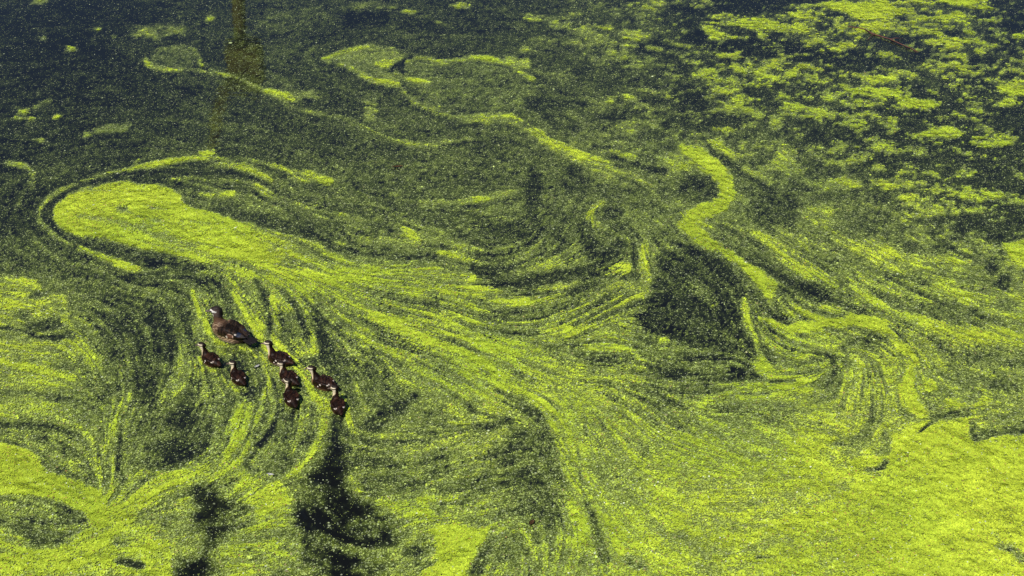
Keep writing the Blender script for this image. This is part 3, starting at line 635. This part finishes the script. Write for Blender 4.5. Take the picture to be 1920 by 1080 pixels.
def mother_mesh():
    bm = bmesh.new()
    blob(bm, (.0, 0, .035), (.185, .088, .078), -2)
    blob(bm, (.105, 0, .052), (.085, .074, .082), 0)
    chain(bm, [(-.08, 0, .055), (-.15, 0, .058), (-.21, 0, .060)], [(.06, .07, .065), (.05, .05, .042), (.04, .03, .024)], 8)
    # folded wings, tertials and crossed primaries
    for s in (1, -1):
        blob(bm, (-.01, s * .062, .078), (.125, .030, .050), 4, s * 4)
        chain(bm, [(.0, s * .058, .100), (-.10, s * .050, .106), (-.19, s * .022, .098)], [(.05, .026, .026), (.05, .026, .018), (.035, .014, .008)], 9)
        chain(bm, [(-.06, s * .070, .074), (-.15, s * .052, .082), (-.225, s * .026, .088)], [(.04, .014, .028), (.05, .014, .018), (.03, .010, .007)], 9)
    # tail fan: five feathers
    for k in range(-2, 3):
        blob(bm, (-.275 + abs(k) * .010, k * .015, .060 - abs(k) * .002), (.085, .014, .008), 4, -k * 5)
    # neck, head, drooping crest, bill
    chain(bm, [(.115, 0, .085), (.130, 0, .125), (.138, 0, .160), (.142, 0, .190)], [(.058, .055, .05), (.042, .040, .04), (.036, .032, .04), (.038, .031, .034)], 10)
    blob(bm, (.152, 0, .212), (.044, .031, .034), 8)
    blob(bm, (.172, 0, .204), (.030, .024, .024), 10)
    chain(bm, [(.135, 0, .226), (.108, 0, .208), (.098, 0, .178)], [(.034, .024, .022), (.026, .019, .028), (.014, .013, .026)], 8)
    chain(bm, [(.192, 0, .203), (.210, 0, .197), (.230, 0, .192)], [(.014, .0125, .0125), (.014, .0115, .009), (.008, .010, .006)], 8)
    me = fuse(bm, .0045, 4)
    co = get_co(me); x, y, z = co.T; ay = np.abs(y)
    n1 = fbm(x * 1.0 + y * .7, z + y * .3, .012, 3, 3); n2 = vnoise(x + 3 * z, y * 2 + z, .007, 9)
    c = np.tile(np.array([.006, .0034, .0022]), (len(co), 1))                                   # dark brown back
    c = mix(c, sm(.45, .7, n1), (.030, .017, .011))
    breast = sm(.035, .085, x) * sm(.185, .15, z) ; c = mix(c, breast, (.085, .046, .028))
    c = mix(c, breast * sm(.58, .72, n2) * sm(.14, .10, z), (.36, .27, .17))
    low = sm(.062, .040, z) * sm(-.16, -.10, x)
    stripe = sm(.35, .75, .5 + .5 * np.sin((x * .8 + z * 1.6) * 190 + n1 * 5))
    c = mix(c, low * sm(.15, .05, x) * .9, (.13, .080, .050)); c = mix(c, low * stripe * sm(.14, .04, x), (.42, .31, .19))
    c = mix(c, sm(.028, .012, z) * sm(-.14, -.06, x) * .8, (.44, .35, .25))
    # wing: rufous tertial with pale edges, white spot, blue speculum, black tips
    wing = sm(.050, .060, ay) * sm(.045, .055, z)
    c = mix(c, wing * sm(-.135, -.125, x) * sm(-.060, -.070, x) * sm(.098, .090, z), (.13, .062, .040))
    for (wx, wz, rx, rz, k) in ((-.060, .066, .010, .013, (.72, .62, .55)), (-.128, .080, .005, .014, (.5, .36, .30)), (-.100, .098, .028, .004, (.40, .28, .22)), (-.150, .103, .011, .006, (.72, .66, .60)), (-.02, .052, .014, .005, (.5, .4, .28))):
        c = mix(c, sm(1.15, .75, np.hypot((x - wx) / rx, (z - wz) / rz)) * sm(.02, .03, ay), k)
    c = mix(c, sm(-.150, -.165, x) * sm(-.205, -.19, x) * sm(.086, .094, z) * sm(.018, .026, ay) * .5, (.006, .02, .06))
    c = mix(c, sm(-.205, -.225, x), (.012, .010, .011)); c = mix(c, sm(-.12, -.16, x) * sm(.058, .045, z), (.10, .062, .045))
    # head
    hd = sm(.160, .178, z); c = mix(c, hd, (.085, .060, .053)); c = mix(c, hd * sm(.222, .236, z), (.020, .014, .013))
    c = mix(c, sm(.150, .165, z) * sm(.125, .100, x), (.008, .007, .008))
    c = mix(c, sm(.140, .158, z) * sm(.170, .160, z) * sm(.118, .135, x) * .3, (.05, .035, .03))
    c = mix(c, sm(.155, .168, x) * sm(.190, .182, z) * sm(.150, .162, z), (.70, .66, .62))                                     # white throat
    t = np.clip((.176 - x) / .046, 0, 1); er = np.hypot(np.minimum(x - .176, 0) * 0 + np.maximum(x - .176, 0) / 1.0, (z - (.214 - .004 * t))) / (.0145 * (1 - .70 * t))
    c = mix(c, sm(1.1, .8, er) * sm(.128, .134, x) * sm(.010, .015, ay), (.80, .77, .74))                                        # teardrop round the eye
    c = mix(c, sm(.190, .196, x), (.16, .13, .11)); c = mix(c, sm(.194, .198, x) * sm(.2, .204, z), (.06, .05, .05))
    co = co.copy(); k = co[:, 0] < .10; co[k, 0] = .10 + (co[k, 0] - .10) * .86
    return me, co, c, dict(neck=.138, z0=.13, z1=.18, eye=(.178, .0275, .214), er=.0062)

def young_mesh(seed):
    bm = bmesh.new()
    blob(bm, (0, 0, .024), (.098, .056, .050), -3); blob(bm, (.052, 0, .032), (.046, .043, .046))
    chain(bm, [(-.05, 0, .034), (-.085, 0, .036), (-.118, 0, .040)], [(.04, .042, .038), (.03, .028, .024), (.022, .016, .009)], 7)
    for s in (1, -1): chain(bm, [(.025, s * .043, .050), (-.02, s * .046, .053), (-.058, s * .034, .056)], [(.026, .012, .020), (.026, .012, .017), (.016, .009, .008)], 7)
    chain(bm, [(.060, 0, .050), (.070, 0, .080), (.075, 0, .105), (.078, 0, .122)], [(.034, .032, .03), (.024, .023, .024), (.021, .0195, .022), (.024, .020, .022)], 9)
    blob(bm, (.083, 0, .134), (.029, .0215, .0225), 6); blob(bm, (.068, 0, .132), (.022, .019, .021)); blob(bm, (.096, 0, .129), (.018, .016, .015), 10)
    chain(bm, [(.108, 0, .127), (.120, 0, .123), (.133, 0, .119)], [(.009, .0095, .0085), (.009, .0085, .006), (.006, .0075, .0045)], 7)
    me = fuse(bm, .0032, 3)
    co = get_co(me); x, y, z = co.T; ay = np.abs(y)
    o = seed * 13; n1 = fbm(x + y * .6, z + y * .4, .010, 3, o)
    c = np.tile(np.array([.007, .0026, .0017]), (len(co), 1)); c = mix(c, sm(.45, .75, n1), (.034, .014, .0085))  # brown mottling of the down, doubling as painted sunlit highlights
    c = mix(c, sm(.026, .012, z) * sm(-.09, -.03, x) * .8, (.20, .12, .06))                         # buff belly line
    c = mix(c, sm(.058, .078, x) * sm(.115, .07, z) * sm(.0, .03, z), (.22, .13, .06))                  # breast
    c = mix(c, sm(.064, .074, x) * sm(.122, .108, z) * sm(.050, .066, z), (.74, .62, .42))                 # pale foreneck
    hd = sm(.108, .118, z) * sm(.062, .072, x); c = mix(c, hd, (.78, .68, .50))                          # pale face
    c = mix(c, sm(.142, .148, z) * sm(.09, .1, z), (.018, .012, .010)); c = mix(c, sm(.105, .115, z) * sm(.070, .062, x), (.010, .006, .005))
    c = mix(c, sm(.0055, .0035, np.abs(z - .1335)) * sm(.062, .066, x) * sm(.11, .105, x) * sm(.011, .014, ay), (.022, .014, .010))   # eye stripe
    c = mix(c, sm(.106, .111, x), (.10, .075, .06))
    for sx, sz_, r in ((-.012 + .006 * math.sin(seed), .052, .0075), (-.066, .054, .007), (.01, .030, .005)):
        c = mix(c, sm(1.2, .75, np.hypot(x - sx, z - sz_) / r) * sm(.015, .024, ay), (.78, .68, .62))
    return me, co, c, dict(neck=.074, z0=.075, z1=.11, eye=(.093, .0175, .1345), er=.0036)

def eye_mesh():
    bm = bmesh.new(); bmesh.ops.create_uvsphere(bm, u_segments=12, v_segments=8, radius=1.0); return mesh_from('eye', bm)
EYE_ME = eye_mesh()

LABELS = [
 'grown brown duck with white eye ring leading the brood of ducklings',
 'dark duckling with pale face, leftmost of the brood, below the breast of the grown duck',
 'round dark duckling below the grown duck, second from the left in the brood',
 'dark duckling swimming right behind the tail of the grown duck, head clear against bright duckweed',
 'dark duckling in the middle of the single file of three',
 'dark duckling seen from behind, last of the single file of three',
 'dark duckling with pale breast at the right, in front of the rearmost duckling',
 'rearmost duckling seen from behind, farthest right of the brood']
for i, (kind, u, v, hd, yaw, s) in enumerate(DUCKS):
    gx, gy = ground(u, v)
    me, co, c, D = mother_mesh() if kind == 'mother' else young_mesh(i)
    paint(me, c)
    if kind != 'mother':                                  # no two hold their necks alike
        k = (.90, 1.06, .97, 1.10, .92, 1.03, .98, 1.12)[i]; lean = (.0, .012, -.006, .010, .0, -.008, .014, -.004)[i]
        t = sm(.055, .125, co[:, 2]) * sm(.03, .06, co[:, 0]); co = co.copy(); co[:, 2] += t * .10 * (k - 1); co[:, 0] += t * lean
        D['eye'] = (D['eye'][0] + lean, D['eye'][1], D['eye'][2] + .10 * (k - 1))
    me.vertices.foreach_set('co', turn_head(co, D['neck'], D['z0'], D['z1'], yaw).ravel()); me.update()
    root = empty('duck' if kind == 'mother' else 'duckling', (float(gx), float(gy), -.004), math.radians(hd)); root.scale = (s, s, s)
    tag(root, LABELS[i], 'duck' if kind == 'mother' else 'duckling', None if kind == 'mother' else 'ducklings following the grown duck')
    link('body', me, PLUME, root)
    for sg in (1, -1):
        p = np.array([[D['eye'][0], sg * D['eye'][1], D['eye'][2]]], np.float32); p = turn_head(p, D['neck'], D['z0'], D['z1'], yaw)[0]
        e = link('eye', EYE_ME, EYE, root); e.location = p.tolist(); e.scale = (D['er'],) * 3

# ------------------------------------------------------------------ things beyond the top of the picture that the water mirrors
def mirrored(u, v, Y):
    """the point at distance Y that the flat water mirrors at (u, v)"""
    a = (u - 960.0) / FOC; b = (540.0 - v) / FOC
    dy = math.cos(PITCH) + b * math.sin(PITCH); dz = -math.sin(PITCH) + b * math.cos(PITCH); t = Y / dy
    return Vector((a * t, Y, -CAM_H - dz * t))

def make_bank():
    bm = bmesh.new(); n, mrow = 60, 14; rows = []
    for j in range(mrow):
        row = []
        for i in range(n):
            x = -70 + 140 * i / (n - 1); y = 20.2 + 1.0 * math.sin(x * .31) + .5 * math.sin(x * .83 + 1) + (j / (mrow - 1)) ** 1.6 * 60
            z = -.25 + .5 * min(1, j / 3) + .12 * math.sin(x * 1.7 + j * 2.1) * min(1, j / 2) + .02 * j
            row.append(bm.verts.new((x, y, z)))
        rows.append(row)
    for j in range(mrow - 1):
        for i in range(n - 1): bm.faces.new((rows[j][i], rows[j][i + 1], rows[j + 1][i + 1], rows[j + 1][i]))
    m, N, K, b = material('bank_soil', (.06, .05, .03), .9); noise_colour(N, K, b, (.05, .04, .025), (.05, .07, .02), 1.3, 8, .6)
    tag(link('bank', mesh_from('bank', bm), m), kind='structure')

def make_tree():
    r = random.Random(5)
    bark, N, K, b = material('bark', (.06, .045, .03), .9); noise_colour(N, K, b, (.035, .026, .018), (.09, .07, .05), 6, 8, .8)
    leaf, N, K, b = material('leaf', (.035, .065, .018), .5); noise_colour(N, K, b, (.020, .042, .012), (.05, .085, .02), .9, 4)
    base = Vector((-12.5, 23, .15)); root = empty('overhanging_tree', base)
    tag(root, 'tall leafy tree on the far bank, mirrored as dark shapes at the bottom left', 'tree')
    bm = bmesh.new(); tube(bm, [(0, 0, -.3), (.1, 0, 1.5), (.2, -.1, 6), (.1, -.2, 10), (.4, -.3, 13.4), (1.0, -.5, 16.5)], [.62, .46, .38, .33, .26, .12], 12); link('trunk', mesh_from('trunk', bm), bark, root)
    ends = []
    for (u, v, Y) in ((640, 1010, 20), (410, 985, 20.5), (560, 1130, 21), (250, 1180, 22), (760, 1210, 20.6)):
        e = mirrored(u, v, Y) - base; bm = bmesh.new(); s = Vector((.3, -.25, 12.2 + r.random() * 2)); mid = (s + e) * .5 + Vector((0, 0, 1.6))
        pts = [s + (mid - s) * t * 2 if t < .5 else mid + (e - mid) * (t * 2 - 1) for t in (0, .2, .4, .5, .6, .8, 1)]
        tube(bm, pts, [.17, .14, .12, .10, .085, .06, .02], 8); link('limb', mesh_from('limb', bm), bark, root)
    C = []
    for (u, v, Y, s) in ((628, 858, 20, .22), (612, 900, 20, .40), (640, 935, 20.2, .42), (590, 948, 19.9, .40), (672, 962, 20.1, .48), (712, 990, 20.2, .36), (640, 990, 20, .52), (606, 1020, 20.1, .46), (660, 1046, 20, .56),
                         (612, 1075, 20.3, .6), (690, 1090, 20, .6), (385, 930, 20.5, .3), (412, 955, 20.4, .34), (440, 972, 20.5, .34), (402, 1000, 20.6, .34), (382, 1050, 20.5, .42), (362, 1090, 20.5, .55), (420, 1100, 20.6, .6),
                         (500, 1130, 21, .8), (580, 1140, 20.6, .8), (300, 1150, 21.4, .9), (680, 1160, 20.6, .8), (420, 1190, 21.3, 1.0), (560, 1220, 21, 1.0), (760, 1210, 20.5, .8), (180, 1190, 22, 1.1), (60, 1150, 22.6, 1.2), (-60, 1230, 22.8, 1.5), (300, 1270, 22, 1.4), (600, 1290, 21.5, 1.2), (100, 1290, 22.6, 1.6)):
        C.append((mirrored(u, v, Y) - base, s))
    rs = np.random.RandomState(4); V = []
    for p, s in C:
        n = int(230 + 420 * s); q = rs.randn(n, 3); q /= np.linalg.norm(q, axis=1)[:, None]; q *= (rs.rand(n, 1) ** .45) * s * np.array([1.15, 1.0, .8]); q += np.array(p)
        a = rs.randn(n, 3); a /= np.linalg.norm(a, axis=1)[:, None]; bb = np.cross(a, rs.randn(n, 3)); bb /= np.linalg.norm(bb, axis=1)[:, None]
        L1 = (.055 + .03 * rs.rand(n, 1)) * (1.2 if s > .7 else 1.0); W1 = L1 * .55
        V.append(np.stack([q - a * L1, q + bb * W1, q + a * L1, q - bb * W1], 1))
    V = np.concatenate(V); o = link('crown', quads_mesh('crown', V.reshape(-1, 3), len(V)), leaf, root)

def make_nest_box():
    wood, N, K, b = material('weathered_wood', (.09, .065, .04), .85); noise_colour(N, K, b, (.17, .15, .02), (.31, .26, .035), 14, 6, .4)
    dark = material('entrance_hole', (.004, .004, .004), .9)[0]
    Y = 17.7; p0 = mirrored(446, 40, Y); root = empty('nest_box_post', (p0.x, Y, 0))
    tag(root, 'wooden nest box on a post, mirrored upside down in the water at the upper left', 'nest box')
    zb, zt = mirrored(450, 82, Y).z, mirrored(450, 152, Y).z; xr, xl = mirrored(490, 115, Y).x - p0.x, mirrored(428, 115, Y).x - p0.x
    bm = bmesh.new(); tube(bm, [(.06, 0, -.6), (.05, 0, .3), (.0, 0, zb), (-.02, 0, zt - .1)], [.085, .082, .078, .075], 10); link('post', mesh_from('post', bm), wood, root)
    bm = bmesh.new(); cx, hw, hd = (xr + xl) / 2, (xr - xl) / 2, .17
    bmesh.ops.create_cube(bm, size=1, matrix=Matrix.Translation((cx, -.0, (zb + zt) / 2)) @ Matrix.Diagonal((hw * 2, hd * 2, zt - zb, 1)))
    bmesh.ops.bevel(bm, geom=bm.edges[:], offset=.012, segments=2); box = link('box', mesh_from('box', bm, False), wood, root)
    bm = bmesh.new(); bmesh.ops.create_cube(bm, size=1, matrix=Matrix.Translation((cx - .05, -.03, zt + .025)) @ Matrix.Rotation(-.16, 4, 'Y') @ Matrix.Diagonal((hw * 2.35, hd * 2.6, .035, 1)))
    link('roof', mesh_from('roof', bm, False), wood, root)
    bm = bmesh.new(); bmesh.ops.create_cone(bm, cap_ends=True, segments=16, radius1=.06, radius2=.06, depth=.02, matrix=Matrix.Translation((cx, -hd - .004, zt - .16)) @ Matrix.Rotation(math.pi / 2, 4, 'X')); link('entrance', mesh_from('entrance', bm, False), dark, box)
    # a leaning perch branch lashed to the top
    a = [mirrored(u, v, Y + .05) - Vector((p0.x, Y, 0)) for u, v in ((436, 140), (418, 178), (406, 215), (400, 250), (396, 292))]
    bm = bmesh.new(); tube(bm, a, [.075, .07, .06, .05, .03], 8); link('perch_branch', mesh_from('perch_branch', bm), wood, root)

def make_twig():
    bark, N, K, b = material('red_bark', (.14, .05, .03), .7); noise_colour(N, K, b, (.05, .018, .012), (.13, .05, .03), 30, 5, .3)
    pts = [(*[float(q) for q in ground(u, v)], z) for u, v, z in ((1590, 50, .004), (1618, 56, .014), (1640, 66, .008), (1668, 76, .018), (1700, 90, .014), (1722, 98, .004))]
    root = empty('floating_twig', pts[2]); o = Vector(pts[2])
    tag(root, 'thin reddish twig floating among the weed patches at the upper right', 'twig')
    bm = bmesh.new(); tube(bm, [Vector(p) - o for p in pts], [.004, .006, .007, .007, .006, .003], 7); link('stem', mesh_from('stem', bm), bark, root)
    for i, (du, dv) in enumerate(((20, 12), (-14, 10), (26, -2), (18, 9))):
        q = Vector(pts[i + 1]); u, v = [(1618, 56), (1640, 66), (1668, 76), (1700, 90)][i]; gx, gy = ground(u + du, v + dv)
        e = Vector((float(gx), float(gy), .006)); bm = bmesh.new(); tube(bm, [q - o, (q + e) / 2 - o + Vector((0, 0, .012)), e - o], [.004, .003, .002], 6); link('side_shoot', mesh_from('side_shoot', bm), bark, root)

def blade(name, u, v, ln, wd, ang, mat, label, cat, curl=.006):
    """a floating leaf or feather: pointed oval with a raised rib, a little cupped"""
    bm = bmesh.new(); n = 9; rows = []
    for i in range(n):
        t = i / (n - 1); w = wd * math.sin(math.pi * min(1, t * .96 + .02)) ** .7 / 2; x = (t - .5) * ln
        rows.append([bm.verts.new((x, w * k, .006 + curl * (abs(k) ** 2) + (.0015 if k == 0 else 0) + curl * .6 * (2 * t - 1) ** 2)) for k in (-1, -.5, 0, .5, 1)])
    for a, b in zip(rows, rows[1:]):
        for k in range(4): bm.faces.new((a[k], b[k], b[k + 1], a[k + 1]))
    bmesh.ops.solidify(bm, geom=bm.faces[:], thickness=.001)
    gx, gy = ground(u, v); o = link(name, mesh_from(name, bm), mat); o.location = (float(gx), float(gy), .003); o.rotation_euler = (0, 0, math.radians(ang)); tag(o, label, cat)

make_bank(); make_tree(); make_nest_box(); make_twig()
brown, N_, K_, b_ = material('dead_leaf', (.2, .08, .03), .6); noise_colour(N_, K_, b_, (.07, .035, .015), (.16, .09, .03), 40, 4)
white, N_, K_, b_ = material('feather', (.6, .6, .58), .7); noise_colour(N_, K_, b_, (.5, .5, .48), (.75, .75, .72), 60, 3)
blade('fallen_leaf', 745, 314, .10, .028, 8, brown, 'slim red-brown leaf afloat in the dark water above the middle of the picture', 'leaf')
blade('fallen_leaf', 997, 982, .055, .03, 60, brown, 'brown leaf in the dark speckled patch near the bottom edge', 'leaf')
blade('feather', 482, 689, .045, .022, 40, white, 'small white feather afloat between the two files of ducklings', 'feather')
blade('feather', 507, 892, .05, .022, -15, white, 'small white feather on the weed below the brood, left of the dark water', 'feather')

make_duckweed()
